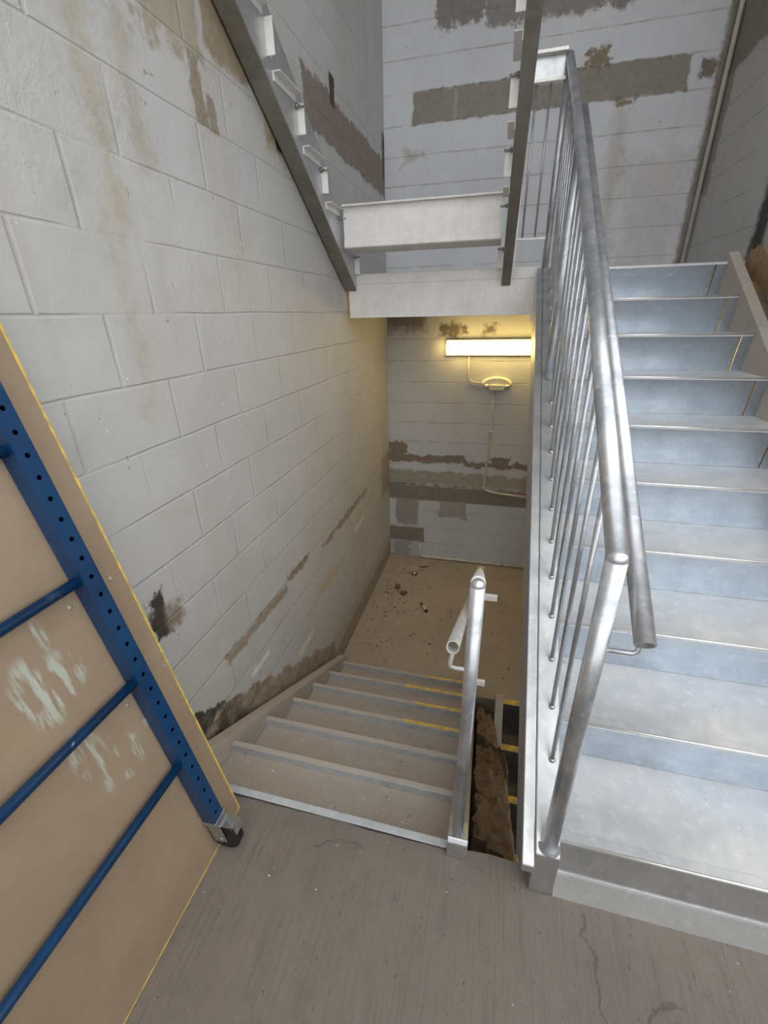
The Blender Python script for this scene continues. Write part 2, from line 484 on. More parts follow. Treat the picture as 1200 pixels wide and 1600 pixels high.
# ------------------------------------------------------------------ the setting
H = 6.2
struct('wall_left', MB().box(XL - .2, XL, -2.2, YB + .2, -2.8, H), m_wall_l, 'pale grey painted block wall with peeling patches')
struct('wall_back', MB().box(XL, XR, YB, YB + .2, -2.8, H), m_wall_b, 'blue grey painted block wall with bare block courses')
struct('wall_right', MB().box(XR, XR + .2, .9, YB + .2, -2.8, H), m_wall_r, 'dirty grey block wall on the far right')

struct('ceiling', MB().box(XL, XR, .2, YB, H - .25, H - .05), m_ceil)
struct('wall_shade_parapet', MB().box(XL, 2.6, -2.2, -2.0, -.16, 1.25).box(2.4, 2.6, -2.0, .9, -.16, 1.25).box(XR + .2, 2.6, .9, 1.1, -2.8, H), m_wall_r, 'unseen low parapet added to shade the landing floor')  # stands out of view, added to shade the foreground floor
def slab(edge, y0, z0, z1, x0, x1, jag, mat, name, label):
    """floor slab whose far edge is slightly broken"""
    n = 60; mb = MB(); vs = []
    for i in range(n + 1):
        x = x0 + (x1 - x0) * i / n
        e = edge(x) + random.uniform(-jag, jag)
        vs += [(x, y0, z1), (x, e, z1), (x, e - random.uniform(0, jag), z0), (x, y0, z0)]
    fs = []
    for i in range(n):
        a = 4 * i; c = a + 4
        for k in range(4): fs.append((a + k, a + (k + 1) % 4, c + (k + 1) % 4, c + k))
    fs += [(0, 3, 2, 1), (4 * n, 4 * n + 1, 4 * n + 2, 4 * n + 3)]
    return struct(name, mb.add(vs, fs), mat, label)
slab(lambda x: (-.006 if x < -.31 else .012), -2.0, -.16, 0, XL, 2.6, .004, m_floor, 'floor', 'grey broom finished concrete landing floor in the foreground')
mb = MB().box(XL, XR, 1.675, YB, ZLOW - .16, ZLOW)
struct('floor_lower', mb, m_lowfloor, 'dusty brown concrete floor at the foot of the stairs')
struct('floor_bottom', MB().box(XL, XR, -.6, YB, -2.8, -2.7), m_lowfloor, 'dark floor at the bottom of the stairwell')
struct('wall_front', MB().box(XL, XR, -.72, -.6, -2.8, -.16), m_wall_r)

# broken masonry spine wall left standing between the two flights, sloping with the stairs
def spine():
    mb = MB(); ny, nx = 150, 20
    from mathutils import noise as mn
    g = []
    for i in range(ny + 1):
        y = -.02 + 1.66 * i / ny
        row = []
        for j in range(nx + 1):
            t = j / nx
            jag = mn.noise((y * 7, 3.1, 0)) * .022 + mn.noise((y * 23, 9.1, 0)) * .012
            x0 = -.225 + jag; x1 = -.045 - .06 * min(1, max(0, (y - .9) / .7)) + mn.noise((y * 3, 7.7, 0)) * .012
            x = x0 + (x1 - x0) * t
            course = math.floor((y + .13 * math.floor(3 * t) / 3) / .30)
            st = mn.noise((course * 3.7 + .3, math.floor(t * 2.2) * 5.1 + .7, 1.3)) * .075
            z = -.30 - .56 * y + st + mn.noise((x * 18, y * 16, 2)) * .035 + mn.noise((x * 50, y * 50, 4)) * .014
            if j in (0, nx): z -= .03
            row.append((x, y, z))
        g.append(row)
    vs = [p for r in g for p in r]; k = nx + 1
    fs = [(i * k + j, i * k + j + 1, (i + 1) * k + j + 1, (i + 1) * k + j) for i in range(ny) for j in range(nx)]
    n0 = len(vs)
    for i in range(ny + 1):
        vs.append((-.215, g[i][0][1], -2.7)); vs.append((-.120, g[i][nx][1], -2.7))
    for i in range(ny):
        fs.append((i * k, (i + 1) * k, n0 + 2 * (i + 1), n0 + 2 * i)); fs.append((i * k + nx, n0 + 2 * i + 1, n0 + 2 * (i + 1) + 1, (i + 1) * k + nx))
    fs.append([j for j in range(k)] + [n0 + 1, n0])
    fs.append([ny * k + j for j in range(k)][::-1] + [n0 + 2 * ny, n0 + 2 * ny + 1])
    struct('wall_middle', mb.add(vs, fs), m_rubble, 'broken brown masonry wall stub down in the gap between the flights')
spine()

# ------------------------------------------------------------------ rising flight on the right
stair = thing('steel_staircase', 'bright galvanised steel staircase with closed risers climbing on the right', 'staircase', (W / 2, 0, 0))
TS = .215                     # top edge of the stringers above the nosing line datum
def zt(y, a=TS): return a + SL * y
y0 = -.0535
mb = MB()
# inner stringer: rectangular tube ...
mb.prism([(y0, 0), (y0, zt(y0)), (2.36, zt(2.36)), (2.36, zt(2.36) - .27), (.30, zt(.30) - .27), (.16, 0.0)], -.0665, 0)
build('stringer', mb, m_string, stair, bevel=.004)
# ... with a channel bolted along its well side
mb = MB()
def chan(a): return [(-.078, zt(-.078) - .002), (2.36, zt(2.36) - .002), (2.36, zt(2.36) - .25), (.43, zt(.43) - .25), (.02, .03), (-.078, zt(-.078) - .03)]
mb.prism(chan(0), -.101, -.0675)
build('side_channel', mb, m_string, stair, bevel=.003)
# wall-side stringer
mb = MB().prism([(y0, 0), (y0, zt(y0)), (2.43, zt(2.43)), (2.43, zt(2.43) - .27), (.30, zt(.30) - .27), (.16, 0.0)], W, W + .052)
build('stringer', mb, m_dstr, stair, bevel=.004)
build('base_plate', MB().prism([(y0, 0), (-.034, .079), (-.031, .085), (-.027, .083), (-.026, .079), (y0 + .012, 0)], .001, W - .001), m_toe, stair)
XS = .885                     # the risers stop short of the wall-side stringer; closing strips fill the rest
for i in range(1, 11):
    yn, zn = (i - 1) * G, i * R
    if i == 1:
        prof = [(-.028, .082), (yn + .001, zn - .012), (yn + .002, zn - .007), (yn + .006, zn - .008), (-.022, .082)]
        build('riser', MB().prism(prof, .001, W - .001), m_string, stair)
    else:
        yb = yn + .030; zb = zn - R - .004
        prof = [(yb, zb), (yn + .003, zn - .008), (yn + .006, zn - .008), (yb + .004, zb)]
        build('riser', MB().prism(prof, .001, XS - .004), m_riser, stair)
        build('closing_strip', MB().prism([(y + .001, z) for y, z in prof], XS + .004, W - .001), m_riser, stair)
    if i < 10:
        yr = i * G + .036
        prof = [(yn, zn - .014), (yn - .001, zn - .002), (yn + .003, zn), (yn + .030, zn - .001), (yn + .033, zn - .005), (yr, zn - .005), (yr, zn - .009), (yn + .008, zn - .009), (yn + .004, zn - .014)]
        td = build('tread', MB().prism(prof, .001, W - .001), m_tread, stair)
        build('nosing', MB().tube([(.001, yn + .001, zn - .0042), (W - .001, yn + .001, zn - .0042)], .0050, 14), m_edge, td, label='nosing edge with a painted bright highlight')

# ------------------------------------------------------------------ landing above, at the head of the right flight
land = thing('steel_landing', 'upper landing platform behind a pale galvanised edge beam', 'landing', (-.2, 3.0, ZL - .05))
mb = MB().prism([(YLAND, ZL - .255), (YLAND, ZL + .018), (YLAND + .05, ZL + .018), (YLAND + .05, ZL + .012), (YLAND + .006, ZL + .012), (YLAND + .006, ZL - .249), (YLAND + .05, ZL - .249), (YLAND + .05, ZL - .255)], -1.340, -.104)
mb.prism([(YLAND - .003, ZL - .045), (YLAND - .003, ZL - .040), (YLAND, ZL - .038), (YLAND, ZL - .047)], -1.338, -.106)
build('edge_beam', mb, m_beam, land, bevel=.002)
build('end_plate', MB().box(-.1035, -.092, YLAND - .004, YLAND + .03, ZL - .30, ZL + .02), m_beam, land)
build('deck', MB().box(XL + .002, XR - .002, YLAND + .052, YB - .001, ZL - .06, ZL), m_tread, land)
mb = MB()
for x in (-1.0, -.55, -.1, .35, .8): mb.box(x - .025, x + .025, YLAND + .055, YB - .002, ZL - .20, ZL - .061)
build('joists', mb, m_string, land)
build('nosing_angle', MB().prism([(YLAND, ZL - .014), (YLAND - .001, ZL - .002), (YLAND + .003, ZL), (YLAND + .05, ZL), (YLAND + .05, ZL - .005), (YLAND + .006, ZL - .006), (YLAND + .004, ZL - .014)], .001, W), m_tread, land)

# ------------------------------------------------------------------ railing of the rising flight
XB = -.030
rail = thing('stair_guardrail', 'tall galvanised pipe railing with round balusters beside the rising stairs', 'railing', (XB, -.03, .19))
RA = 1.158
def zr(y): return RA + SL * y
yn0 = -.033
rr = .0205
top = [(XB, yn0, zr(yn0) - .024), (XB, yn0 + .002, zr(yn0) - .009), (XB, yn0 + .012, zr(yn0 + .012) - .002)]
build('newel_post', MB().tube([(XB, yn0, zt(yn0)), (XB, yn0, zt(yn0) + .004)], .029, 24).tube([(XB, yn0, zt(yn0) - .005), (XB, yn0, zr(yn0) - .02)], rr, 28).ball((XB, yn0 + .002, zr(yn0) - .018), .0212), m_pipe, rail)
YT = 2.437
build('top_rail', MB().tube([(XB, yn0 + .002, zr(yn0) - .012), (XB - .002, .6, zr(.6)), (XB - .006, 1.6, zr(1.6)), (XB - .018, YT, zr(YT))], rr, 28), m_pipe, rail)
for k in range(18):
    y = .146 + .125 * k
    if y > 2.33: break
    xl_ = -.022; xb = XB - .012 * max(0, (y - 1.0) / 1.4)
    if k == 11:
        build('newel_post', MB().tube([(xb, y + .02, zt(y + .02) - .004), (xb, y + .02, zr(y + .02) - .005)], .0185, 24), m_pipe, rail)
        continue
    mb = MB().tube([(xl_, y, zt(y) - .004), (xb, y, zr(y) - .008)], .0066, 12)
    mb.ball((xl_, y, zt(y) + .002), .0105, 1, 1.1, .8, 10, 6)
    build('baluster', mb, m_bal, rail)
build('newel_post', MB().tube([(XB - .022, YT, ZL - .05), (XB - .020, YT, zr(YT) + .005)], .019, 24), m_pipe, rail)
# inner handrail
XH, HA = .050, .976
def zh(y): return HA + SL * y
hr = build('handrail', MB().hollow((XH, -.052, zh(-.052)), (XH - .006, 2.33, zh(2.33)), .0205, .0175), m_pipe, rail)
for y in (yn0, 1.54, 2.30):
    zz = zh(y) - .052
    build('bracket', MB().tube([(XB, y, zz), (XH - .012, y, zz), (XH - .003, y, zz + .006), (XH, y + .004, zz + .018), (XH, y + .01, zz + .036)], .0055, 12), m_pipe, hr)

# ------------------------------------------------------------------ descending flight on the left
dn = thing('steel_staircase', 'dusty steel pan staircase going down beside the left wall', 'staircase', (-.8, .9, ZLOW))
DX0, DX1 = -1.281, -.310
SD = RD / GD
def zd(y): return -SD * (y - YD)
ye = YD + 6 * GD + .08
mb = MB().prism([(.012, zd(.012) + .034), (ye, zd(ye) + .034), (ye, ZLOW), (ye - .1, ZLOW), (.012, zd(.012) - .25)], DX0 - .058, DX0)
build('stringer', mb, m_dstr, dn, bevel=.003)
mb = MB().prism([(-.022, 0.001), (-.022, .070), (-.010, .082), (.06, zd(.06) + .072), (ye, zd(ye) + .045), (ye, ZLOW), (ye - .1, ZLOW), (.014, zd(.014) - .25), (.014, 0.001)], DX1, DX1 + .063)
build('stringer', mb, m_string, dn, bevel=.003)
LX1 = DX1 - .001
for k in range(0, 7):
    yl, zl = YD + k * GD, -k * RD
    if k == 0:
        prof = [(-.004, .002), (-.004, .006), (yl, .006), (yl + .003, .002), (yl + .003, -.05), (yl, -.05), (yl - .002, .001)]
        build('floor_nosing', MB().prism(prof, DX0 + .002, LX1), m_dlip, dn, bevel=.001)
        continue
    yp = yl - GD - .010
    lip = MB().prism([(yl - .026, zl - .036), (yl - .022, zl - .001), (yl - .019, zl), (yl, zl), (yl + .003, zl - .003), (yl + .003, zl - .045), (yl - .001, zl - .045), (yl - .001, zl - .005), (yl - .018, zl - .005), (yl - .022, zl - .036)], DX0 + .002, LX1)
    t = build('tread', MB().box(DX0 + .002, LX1, yp + .012, yl - .021, zl - .041, zl - .036), m_dtread, dn)
    ns = build('nosing', lip, m_dlip, t)
    build('dust_strip', MB().box(DX0 + .003, LX1 - .001, yl - .021, yl, zl + .0001, zl + .0007), m_dstr, t, label='dusty beige top of the tread lip')
    build('riser', MB().prism([(yp + .004, zl + RD - .045), (yp + .007, zl + RD - .045), (yp + .012, zl - .04), (yp + .009, zl - .04)], DX0 + .002, LX1), m_dtread, dn)
    if k >= 3:
        x0 = {3: -.62, 4: -.60, 5: -.72, 6: -.60}[k]
        build('yellow_stripe', MB().box(x0, LX1 - .002, yl - .018, yl + .001, zl + .0009, zl + .0024), m_yel, t, label='worn yellow paint along the tread edge')
yl, zl = YD + 6 * GD, -6 * RD
build('riser', MB().prism([(yl - .006, zl - .045), (yl - .003, zl - .045), (yl + .002, ZLOW + .001), (yl - .001, ZLOW + .001)], DX0 + .002, LX1), m_dtread, dn)

# railing of the descending flight
PX = -.281
dr = thing('stair_guardrail', 'galvanised pipe railing with a single post seen end on beside the descending stairs', 'railing', (PX, .008, .06))
PT = 1.005
yp0 = .010
pr = .0172
build('newel_post', MB().tube([(PX, yp0, .072), (PX, yp0, .078)], .024, 20).tube([(PX, yp0, .06), (PX, yp0, PT - .012)], pr, 26).ball((PX, yp0 + .001, PT - .012), pr * 1.02), m_pipe, dr)
def zdr(y): return PT - .004 - SD * (y - yp0)
yend = YD + 6 * GD + .02
build('top_rail', MB().tube([(PX, yp0 + .002, zdr(yp0) - .004), (PX - .004, yend, zdr(yend))], pr, 26), m_hand, dr)
for k in range(12):
    y = yp0 + .125 * (k + 1)
    if y > yend - .06: break
    build('baluster', MB().tube([(PX, y, zd(y) + .05), (PX, y, zdr(y) - .01)], .0062, 10), m_bal, dr)
build('newel_post', MB().tube([(PX, yend, zd(yend) + .03), (PX, yend, zdr(yend) + .005)], pr, 24), m_pipe, dr)
XHD = -.3315
def zhd(y): return .797 - SD * y
h2 = build('handrail', MB().hollow((XHD, .060, zhd(.060)), (XHD, yend, zhd(yend)), .0175, .0145), m_hand, dr)
for y in (.10, .85, 1.5):
    zz = zhd(y) - .082
    build('bracket', MB().tube([(XHD, y + .01, zhd(y + .01) - .012), (XHD - .008, y, zz + .012), (XHD - .007, y, zz + .003), (XHD + .006, y, zz - .001), (PX, y, zz)], .0062, 12), m_hand, h2)
for z, l_ in ((.965, .034), (.708, .026)):
    build('stub', MB().box(PX + .008, PX + .010 + l_, yp0 - .004, yp0 + .006, z - .006, z + .006), m_hand, dr)

# ------------------------------------------------------------------ lower flight, under the rising one
lo = thing('steel_staircase', 'dark steel flight with yellow nosings seen below through the gap', 'staircase', (.4, 1.0, -2.6))
YL0, GL = 1.668, .262
for k in range(0, 7):
    y, z = YL0 - k * GL, ZLOW - k * RD
    t = build('tread', MB().box(-.039, W, y - .015, y + (GL if k else .0) - .002 + .012, z - .008, z - .001), m_dark, lo)
    build('riser', MB().box(-.039, W, y - .010, y - .006, z - RD, z - .008), m_dark, lo)
    build('nosing', MB().box(-.038, W - .001, y - .018, y + .030, z - .0005, z + .002), m_yel, t, label='yellow painted nosing')
def zl2(y): return ZLOW + (y - YL0) * RD / GL
build('stringer', MB().prism([(YL0 + .02, ZLOW + .05), (YL0 - .04, ZLOW + .05), (.1, zl2(.1) + .05), (.1, zl2(.1) - .2), (YL0 + .02, ZLOW - .2)], -.098, -.040), m_dstr, lo, bevel=.003)

# ------------------------------------------------------------------ unfinished flight overhead
ov = thing('unfinished_staircase', 'half built overhead flight, two stringers with empty cleats and one tread', 'staircase', (-.8, YLAND, ZL))
YO = 2.398
def zo(y): return 1.697 + .668 * (YO - y)
yo1 = -.30
def shear(x, y): return x
dep = .285
def overhead(x0, x1, face, drift, nm):
    """channel stringer: web on the far side from the treads' ends, flanges towards the wall or well"""
    mb = MB()
    tf = .012
    xa, xb = (x0, x1)
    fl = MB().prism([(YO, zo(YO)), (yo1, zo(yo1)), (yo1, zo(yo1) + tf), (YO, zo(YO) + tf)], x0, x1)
    mb.prism([(YO, zo(YO) + dep - tf), (yo1, zo(yo1) + dep - tf), (yo1, zo(yo1) + dep), (YO, zo(YO) + dep)], x0, x1)
    w0, w1 = (x1 - .008, x1) if face > 0 else (x0, x0 + .008)
    mb.prism([(YO, zo(YO) + tf - .001), (yo1, zo(yo1) + tf - .001), (yo1, zo(yo1) + dep - tf + .001), (YO, zo(YO) + dep - tf + .001)], w0, w1)
    fn = lambda p: (p[0] + drift * (YO - p[1]), p[1], p[2])
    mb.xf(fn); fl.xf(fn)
    st = build('stringer', mb, m_string2, ov)
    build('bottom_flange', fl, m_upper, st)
    xf_ = x1 if face > 0 else x0
    s = face
    for k in range(0, 7):
        yk = 2.390 - .2625 * k; zc = 1.853 + .1755 * k
        X = xf_ + drift * (YO - yk)
        a, b_ = sorted((X, X + s * .034)); c, d = sorted((X, X + s * .004))
        if k != 1:
            # upright angle that will carry a riser
            build('cleat', MB().box(a, b_, yk - .004, yk, zc - .057, zc + .057).box(c, d, yk, min(yk + .03, 2.400), zc - .057, zc + .057), m_cleat, st, label='pale upright cleat for a riser')
        bm_ = MB()
        for zz in (zc + .045,):
            bm_.tube([(X + s * .001, yk - .012, zz), (X + s * .040, yk - .012, zz)], .0055, 10)
            bm_.tube([(X + s * .001, yk - .012, zz), (X + s * .010, yk - .012, zz)], .0105, 6)
        if k != 4: build('bolt', bm_, m_bolt, st)
        if k >= 1:
            zt_ = 2.095 + .1755 * (k - 1) - .0; ya, yb = yk + .045 - .0, yk - .215
            if k == 1: continue
            zt_ = zc + .083 - .0
            zt_ = zc - .092
            build('cleat', MB().box(a, b_, yk + .03, yk + .245, zt_, zt_ + .004).box(c, d, yk + .03, yk + .245, zt_ - .028, zt_), m_cleat, st, label='pale level cleat for a tread')
    return st
overhead(-1.360, -1.282, 1, 0, 'L')
overhead(-.308, -.253, -1, .016, 'R')
# the one tread and riser already fitted
yr = 2.115
prof = [(yr - .028, 2.128), (yr - .028, 2.136), (yr, 2.142), (yr + .005, 2.142), (yr + .005, 1.922), (yr + .25, 1.922), (yr + .25, 1.960), (yr + .254, 1.960), (yr + .254, 1.916), (yr, 1.916), (yr - .006, 1.922), (yr - .006, 1.95), (yr, 1.958), (yr, 2.128)]
build('tread', MB().prism(prof, -1.256, -.330), m_beam, ov)

# ------------------------------------------------------------------ guard across the stairwell gap at the upper landing
gd = thing('landing_guard', 'short guard of thin bars bridging the gap at the upper landing', 'railing', (-.13, YT + .02, ZL))
yg = YT + .004
ch = build('channel', MB().box(-.235, -.062, yg, yg + .005, 2.69, 2.80), m_bal, gd)
for z_ in (2.682, 2.80): build('flange', MB().box(-.236, -.061, yg - .035, yg + .006, z_ - .007, z_ + .007), m_cleat, ch, label='pale channel flange')
build('bottom_bar', MB().box(-.255, -.068, yg - .012, yg + .012, 1.944, 1.956), m_cleat, gd)
for x in (-.131, -.2055):
    build('baluster', MB().tube([(x, yg, 1.95), (x, yg, 2.685)], .0062, 10), m_bal, gd)
build('support_post', MB().box(-.255, -.235, yg - .01, yg + .01, ZL, 2.80), m_bal, gd)

# ------------------------------------------------------------------ lighting fixture and conduits
fx = thing('wall_light', 'long glowing yellow strip light fixed on the back wall', 'light', (-.17, YB, 1.18))
LX0, LXR = -.775, .445
build('housing', MB().box(LX0 - .006, LXR + .006, YB - .045, YB - .001, 1.172, 1.312), m_fix, fx, bevel=.004)
mb = MB(); prof = []
for i in range(13):
    a = math.pi * i / 12
    prof.append((YB - .046 - .075 * math.sin(a) ** .6, 1.242 + .060 * math.cos(a)))
build('diffuser', mb.prism(prof, LX0, LXR), m_lamp, fx)

em = thing('emergency_light', 'oval cream emergency light under the glowing strip', 'light', (-.288, YB, .85))
def oval(cx, cz, rx, rz, y0, y1, k=1.0):
    mb = MB(); n = 36; vs = []
    for s_, y in ((1, y0), (1, y0 - (y0 - y1) * .6), (.86, y1)):
        for j in range(n):
            a = 2 * math.pi * j / n; vs.append((cx + rx * s_ * math.cos(a), y, cz + rz * s_ * math.sin(a)))
    fs = [list(range(n))[::-1], list(range(2 * n, 3 * n))]
    for r_ in range(2):
        for j in range(n): fs.append((r_ * n + j, r_ * n + (j + 1) % n, (r_ + 1) * n + (j + 1) % n, (r_ + 1) * n + j))
    return mb.add(vs, fs)
build('body', oval(-.288, .915, .142, .064, YB - .001, YB - .058), m_plast, em, bevel=.004)
build('battery_box', MB().box(-.352, -.212, YB - .078, YB - .056, .858, .910), m_plast, em, bevel=.006)
for x in (-.378, -.190):
    build('lamp_head', MB().ball((x, YB - .062, .892), .026, 1, .7, .9), m_chrome, em)

def conduit(name, label, path, r, mat, clips=(), cat='conduit'):
    pts = [Vector(p) for p in path]; out = [pts[0]]
    for i in range(1, len(pts) - 1):           # round the corners
        a, b_, c = pts[i - 1], pts[i], pts[i + 1]
        rad = min(.06, (a - b_).length * .45, (c - b_).length * .45)
        p, q = b_ + (a - b_).normalized() * rad, b_ + (c - b_).normalized() * rad
        for t in range(7):
            t /= 6; out.append(p * (1 - t) ** 2 + b_ * 2 * t * (1 - t) + q * t * t)
    out.append(pts[-1])
    mb = MB().tube(out, r, 14)
    if clips:
        t = thing(name, label, cat, path[-1] if path[-1][2] < path[0][2] else path[0])
        build('pipe', mb, mat, t)
        for c, ax in clips:
            c = Vector(c); d = Vector((0, 0, 1)) if ax == 'z' else Vector((1, 0, 0))
            build('coupling', MB().tube([c - d * .022, c + d * .022], r * 1.4, 14), mat, t)
    else: tag(build(name, mb, mat, loc=path[0]), label, cat)
yc = YB - .016
conduit('conduit', 'thin conduit dropping from the oval light and bending right along the ledge', [(-.309, yc, .850), (-.309, yc, .50), (-.325, yc, .0), (-.330, yc, -.195), (-.18, yc, -.222), (.45, yc, -.268)], .0115, m_emt, [((-.310, yc, .44), 'z')])
conduit('cable', 'short curved cable joining the strip light to the oval light', [(-.566, yc, 1.172), (-.560, yc, .925), (-.425, yc, .915)], .009, m_pvc, cat='cable')
conduit('conduit', 'pale conduit running along the foot of the back wall', [(-1.012, yc, -.925), (-1.010, yc, -1.095), (.6, yc, -1.095)], .014, m_emt, [((-.85, yc, -1.095), 'x'), ((-.1, yc, -1.095), 'x')])
conduit('conduit', 'tall pale conduit running up the right back corner', [(1.062, YB - .05, ZL + .002), (1.062, YB - .05, H - .1)], .015, m_pvc)

# ------------------------------------------------------------------ leaning plywood board and blue scaffold frame
B0 = Vector((-1.021, 0, 0.002)); NB = Vector((.9817, 0, .1904)).normalized(); EB = Vector((-NB.z, 0, NB.x))
def bp(y, s, n): return B0 + Vector((0, y, 0)) + EB * s + NB * n
ROT = Matrix((NB, Vector((0, 1, 0)), EB)).transposed().to_euler()   # local x = out of the board, y along, z up the board
def bbuild(name, mb, mat, parent=None, origin=None, **kw):
    """mesh given in board space (n, y, s); object rotated so that it leans"""
    if parent is None:
        o = build(name, mb, mat, loc=(0, 0, 0), **kw); o.location = B0; o.rotation_euler = ROT
    else:
        me_o = build(name, mb, mat, loc=(0, 0, 0), **kw); me_o.parent = parent; me_o.location = (0, 0, 0); o = me_o
    return o
def lean_empty(name, label, cat):
    o = thing(name, label, cat, B0); o.rotation_euler = ROT; return o
ply = lean_empty('plywood_board', 'brown paint smeared plywood board with yellow edge leaning on the left wall', 'board')
YE = -.043
bbuild('sheet', MB().box(-.018, 0, -1.75, YE - .002, .004, 1.72), m_ply, ply)
mb = MB().box(-.0185, .0008, YE - .0055, YE + .001, .004, 1.72).box(-.0185, .0008, -1.75, YE, 0, .0045)
bbuild('yellow_edge', mb, m_yel, ply, label='thin yellow painted edge')
for (y, s) in ((-.083, .956), (-.203, .955), (-.198, .642), (-.056, .643)):
    bbuild('bolt_head', MB().ball((0.0, y, s), .0068, .5, 1, 1, 12, 6), m_head, ply)

sc = lean_empty('scaffold_frame', 'blue painted ladder frame with a perforated post and caster leaning on the plywood', 'scaffold frame')
def post(yc_, holes=True):
    n0, n1, h = .003, .047, .0215
    s0, s1, pitch, first = .135, 1.66, .0498, .153
    mb = MB()
    # front face cut with round holes, one per pitch
    N = int((s1 - s0) / pitch)
    seg = 16; rh = .0058
    def sq(j):
        a = 2 * math.pi * j / seg; c, s_ = math.cos(a), math.sin(a); k = 1 / max(abs(c), abs(s_)); return c * k, s_ * k
    s_end = s0 + N * pitch
    for i in range(N):
        sc_ = s0 + (i + .5) * pitch
        vs = []
        for j in range(seg): c, q = sq(j); vs.append((n1, yc_ + c * h, sc_ + q * pitch / 2))
        for j in range(seg): a = 2 * math.pi * j / seg; vs.append((n1, yc_ + math.cos(a) * rh, sc_ + math.sin(a) * rh))
        for j in range(seg): a = 2 * math.pi * j / seg; vs.append((n1 - .003, yc_ + math.cos(a) * rh, sc_ + math.sin(a) * rh))
        fs = []
        for j in range(seg):
            k = (j + 1) % seg
            fs.append((j, k, seg + k, seg + j)); fs.append((seg + j, seg + k, 2 * seg + k, 2 * seg + j))
        mb.add(vs, fs)
    # the corners of each cell (the ring above is octagon-cornered only at 45 degrees, so add the square's corners)
    a_, b_ = yc_ - h, yc_ + h
    vs = [(n1, a_, s0), (n1, a_, s_end), (n0, a_, s_end), (n0, a_, s0), (n1, b_, s0), (n1, b_, s_end), (n0, b_, s_end), (n0, b_, s0)]
    mb.add(vs, [(0, 1, 2, 3), (4, 7, 6, 5), (3, 2, 6, 7), (1, 5, 6, 2), (0, 3, 7, 4)])
    return mb
def post_obj(yc_):
    return bbuild('post', post(yc_), m_blue, sc)
post_obj(-.1555); post_obj(-1.42)
for s in (.385, .695, 1.006, 1.325, 1.635):
    bbuild('rung', MB().tube([(.024, -.178, s), (.024, -1.40, s)], .0125, 18), m_blue, sc)
    
def caster(yc_):
    s0 = .135
    c = bbuild('caster', MB().box(-.0, .052, yc_ - .026, yc_ + .026, s0 - .006, s0 + .001).tube([(.025, yc_, s0 + .0), (.025, yc_, s0 - .035)], .016, 18)
               .box(.012, .058, yc_ + .018, yc_ + .022, .048, s0 - .012).box(.012, .058, yc_ - .022, yc_ - .018, .048, s0 - .012).box(.008, .062, yc_ - .022, yc_ + .022, s0 - .016, s0 - .008), m_zinc, sc, bevel=.002)
    return c
def caster_parts(c, yc_):
    # wheel and brake pedal: children of the caster, still in board space
    w = MB().tube([(.042, yc_ - .016, .062), (.042, yc_ - .013, .062), (.042, yc_ + .013, .062), (.042, yc_ + .016, .062)], [.048, .056, .056, .048], 32)
    bbuild('wheel', w, m_rub, c)
    bbuild('axle', MB().tube([(.042, yc_ - .026, .062), (.042, yc_ + .026, .062)], .009, 14), m_bolt, c)
    bbuild('brake_pedal', MB().box(.050, .108, yc_ - .018, yc_ + .018, .116, .121).box(.104, .108, yc_ - .018, yc_ + .018, .090, .121), m_zinc, c, bevel=.0015)
for y in (-.1555, -1.42):
    caster_parts(caster(y), y)

# ------------------------------------------------------------------ litter
def rotz(mb, c, ang):
    c = Vector(c); ca, sa = math.cos(ang), math.sin(ang)
    return mb.xf(lambda p: (c.x + (p[0] - c.x) * ca - (p[1] - c.y) * sa, c.y + (p[0] - c.x) * sa + (p[1] - c.y) * ca, p[2]))
bt = thing('bottle', 'small brown bottle with a cream label lying on the lower floor', 'bottle', (-.80, 2.64, ZLOW))
c = (-.80, 2.65, 0); zc = ZLOW + .017
ang = math.radians(-58)
def along(d, z=zc): return (c[0] + math.cos(ang) * d, c[1] + math.sin(ang) * d, z)
build('glass', MB().tube([along(-.06), along(-.045), along(-.030), along(.062), along(.068)], [.006, .008, .0165, .0165, .014], 18), m_glass, bt)
build('label_band', MB().tube([along(-.026), along(.052)], .0170, 18), m_paper, bt)
build('cap', MB().tube([along(-.082), along(-.058)], .0085, 14), m_cap, bt)

def lump(name, label, cat, p, r, sx, sy, sz, mat, ang, group=None):
    from mathutils import noise as mn
    mb = MB().ball(p, r, sx, sy, sz, 16, 10)
    cc = Vector(p)
    mb.xf(lambda q: cc + (Vector(q) - cc) * (1 + .35 * mn.noise((Vector(q) - cc) * 30 + Vector((p[0] * 9, 0, 0)))))
    rotz(mb, p, ang)
    lo = min(q[2] for q in mb.v); mb.xf(lambda q: (q[0], q[1], q[2] - lo + ZLOW - .001))
    return tag(build(name, mb, mat, loc=(p[0], p[1], ZLOW)), label, cat, group)
lump('debris_clump', 'brown clump of debris on the lower floor, nearer the left wall', 'debris', (-1.135, 2.95, ZLOW), .045, .6, 1.1, .35, m_leaf, .2, 'debris clumps on the lower floor')
lump('debris_clump', 'brown clump of debris on the lower floor, between the left wall and the bottle', 'debris', (-1.05, 2.85, ZLOW), .042, 1, .7, .4, m_leaf, .5, 'debris clumps on the lower floor')
lump('crushed_can', 'crushed silver can on the lower floor near the back wall', 'can', (-1.0, 3.24, ZLOW), .036, 1, .8, .6, m_alu, .6)
lump('paper_scrap', 'pale scrap on the lower floor just behind the crushed can', 'scrap', (-1.03, 3.365, ZLOW), .04, 1, .35, .12, m_paper, .1)
tag(build('stick', MB().tube([(-.97, 3.40, ZLOW + .006), (-.88, 3.43, ZLOW + .006)], .006, 8), m_cap, loc=(-.97, 3.40, ZLOW)), 'short black stick lying on the lower floor by the back wall', 'stick')
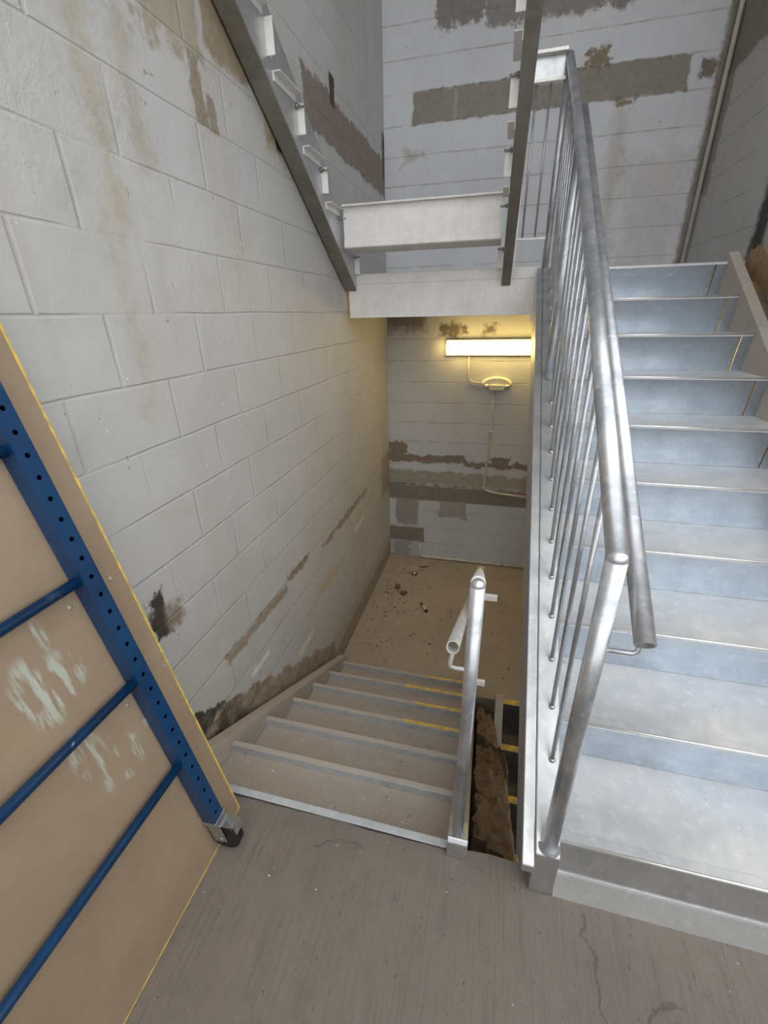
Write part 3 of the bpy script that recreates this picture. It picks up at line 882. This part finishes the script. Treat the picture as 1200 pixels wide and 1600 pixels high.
# scattered grit nobody could count
mb = MB()
for i in range(170):
    x = random.uniform(-1.34, .7); y = random.uniform(1.75, 3.6)
    if random.random() < .5: x = random.gauss(-1.15, .12); y = random.gauss(2.75, .35)
    if not (-1.35 < x < 1 and 1.72 < y < 3.6): continue
    r = random.uniform(.003, .010)
    mb.ball((x, y, ZLOW + r * .2), r, random.uniform(.7, 1.8), random.uniform(.6, 1.2), .5, 6, 4)
tag(build('grit', mb, m_leaf, loc=(-.5, 2.7, ZLOW)), 'dark grit and crumbs scattered over the lower floor', 'grit', kind='stuff')

# torn cardboard stuffed between the far stringer and the right wall
mb = MB(); nx, nz = 8, 12; vs = []; fs = []
from mathutils import noise as mn
for i in range(nx + 1):
    for j in range(nz + 1):
        u, v_ = i / nx, j / nz
        y = 1.98 + .45 * u; z = 1.50 + .28 * min(u, .6) + (.17 + .03 * mn.noise((u * 5, 0, 0))) * v_
        x = 1.035 + .025 * math.sin(u * 5 + v_ * 2) * .6
        vs.append((x, y, z))
k = nz + 1
fs = [(i * k + j, i * k + j + 1, (i + 1) * k + j + 1, (i + 1) * k + j) for i in range(nx) for j in range(nz)]
o = tag(build('cardboard_scrap', mb.add(vs, fs), m_card, loc=(1.035, 2.16, 1.5)), 'torn brown cardboard wedged behind the right stringer', 'cardboard')
md = o.modifiers.new('Solid', 'SOLIDIFY'); md.thickness = .005

# ------------------------------------------------------------------ daylight
wd = bpy.data.worlds.new('daylight'); SC.world = wd; wd.use_nodes = True
nt = wd.node_tree; bg = nt.nodes['Background']
tc = nt.nodes.new('ShaderNodeTexCoord'); sep = nt.nodes.new('ShaderNodeSeparateXYZ'); nt.links.new(tc.outputs['Generated'], sep.inputs[0])
rp = nt.nodes.new('ShaderNodeValToRGB'); nt.links.new((S(nt, sep.outputs['Z']) * .5 + .5).v, rp.inputs[0])
el = rp.color_ramp.elements
el[0].position = 0; el[0].color = (.22, .20, .18, 1); el[1].position = 1; el[1].color = (.95, .98, 1.0, 1)
for p_, c_ in ((.46, (.34, .31, .27)), (.52, (.84, .89, .97)), (.66, (1.0, 1.0, .98))):
    e = rp.color_ramp.elements.new(p_); e.color = (*c_, 1)
nt.links.new(rp.outputs[0], bg.inputs[0]); bg.inputs[1].default_value = 1.6

# ------------------------------------------------------------------ camera
cam = bpy.data.cameras.new('camera'); co = bpy.data.objects.new('camera', cam); COL.objects.link(co)
yaw, pitch, roll = .2565, .4296, -.0227
f = Vector((-math.sin(yaw) * math.cos(pitch), math.cos(yaw) * math.cos(pitch), -math.sin(pitch)))
r = Vector((math.cos(yaw), math.sin(yaw), 0)); u = r.cross(f)
r2 = r * math.cos(roll) + u * math.sin(roll); u2 = -r * math.sin(roll) + u * math.cos(roll)
M = Matrix((r2, u2, -f)).transposed().to_4x4(); M.translation = Vector((-.2757, -.8213, 1.5477))
co.matrix_world = M
cam.sensor_fit = 'HORIZONTAL'; cam.sensor_width = 36; cam.lens = 675.28 / 1200 * 36; cam.clip_start = .02
SC.camera = co
SC.view_settings.view_transform = 'Standard'; SC.view_settings.look = 'None'; SC.view_settings.gamma = 1; SC.view_settings.use_curve_mapping = False
SC.view_settings.exposure = .54
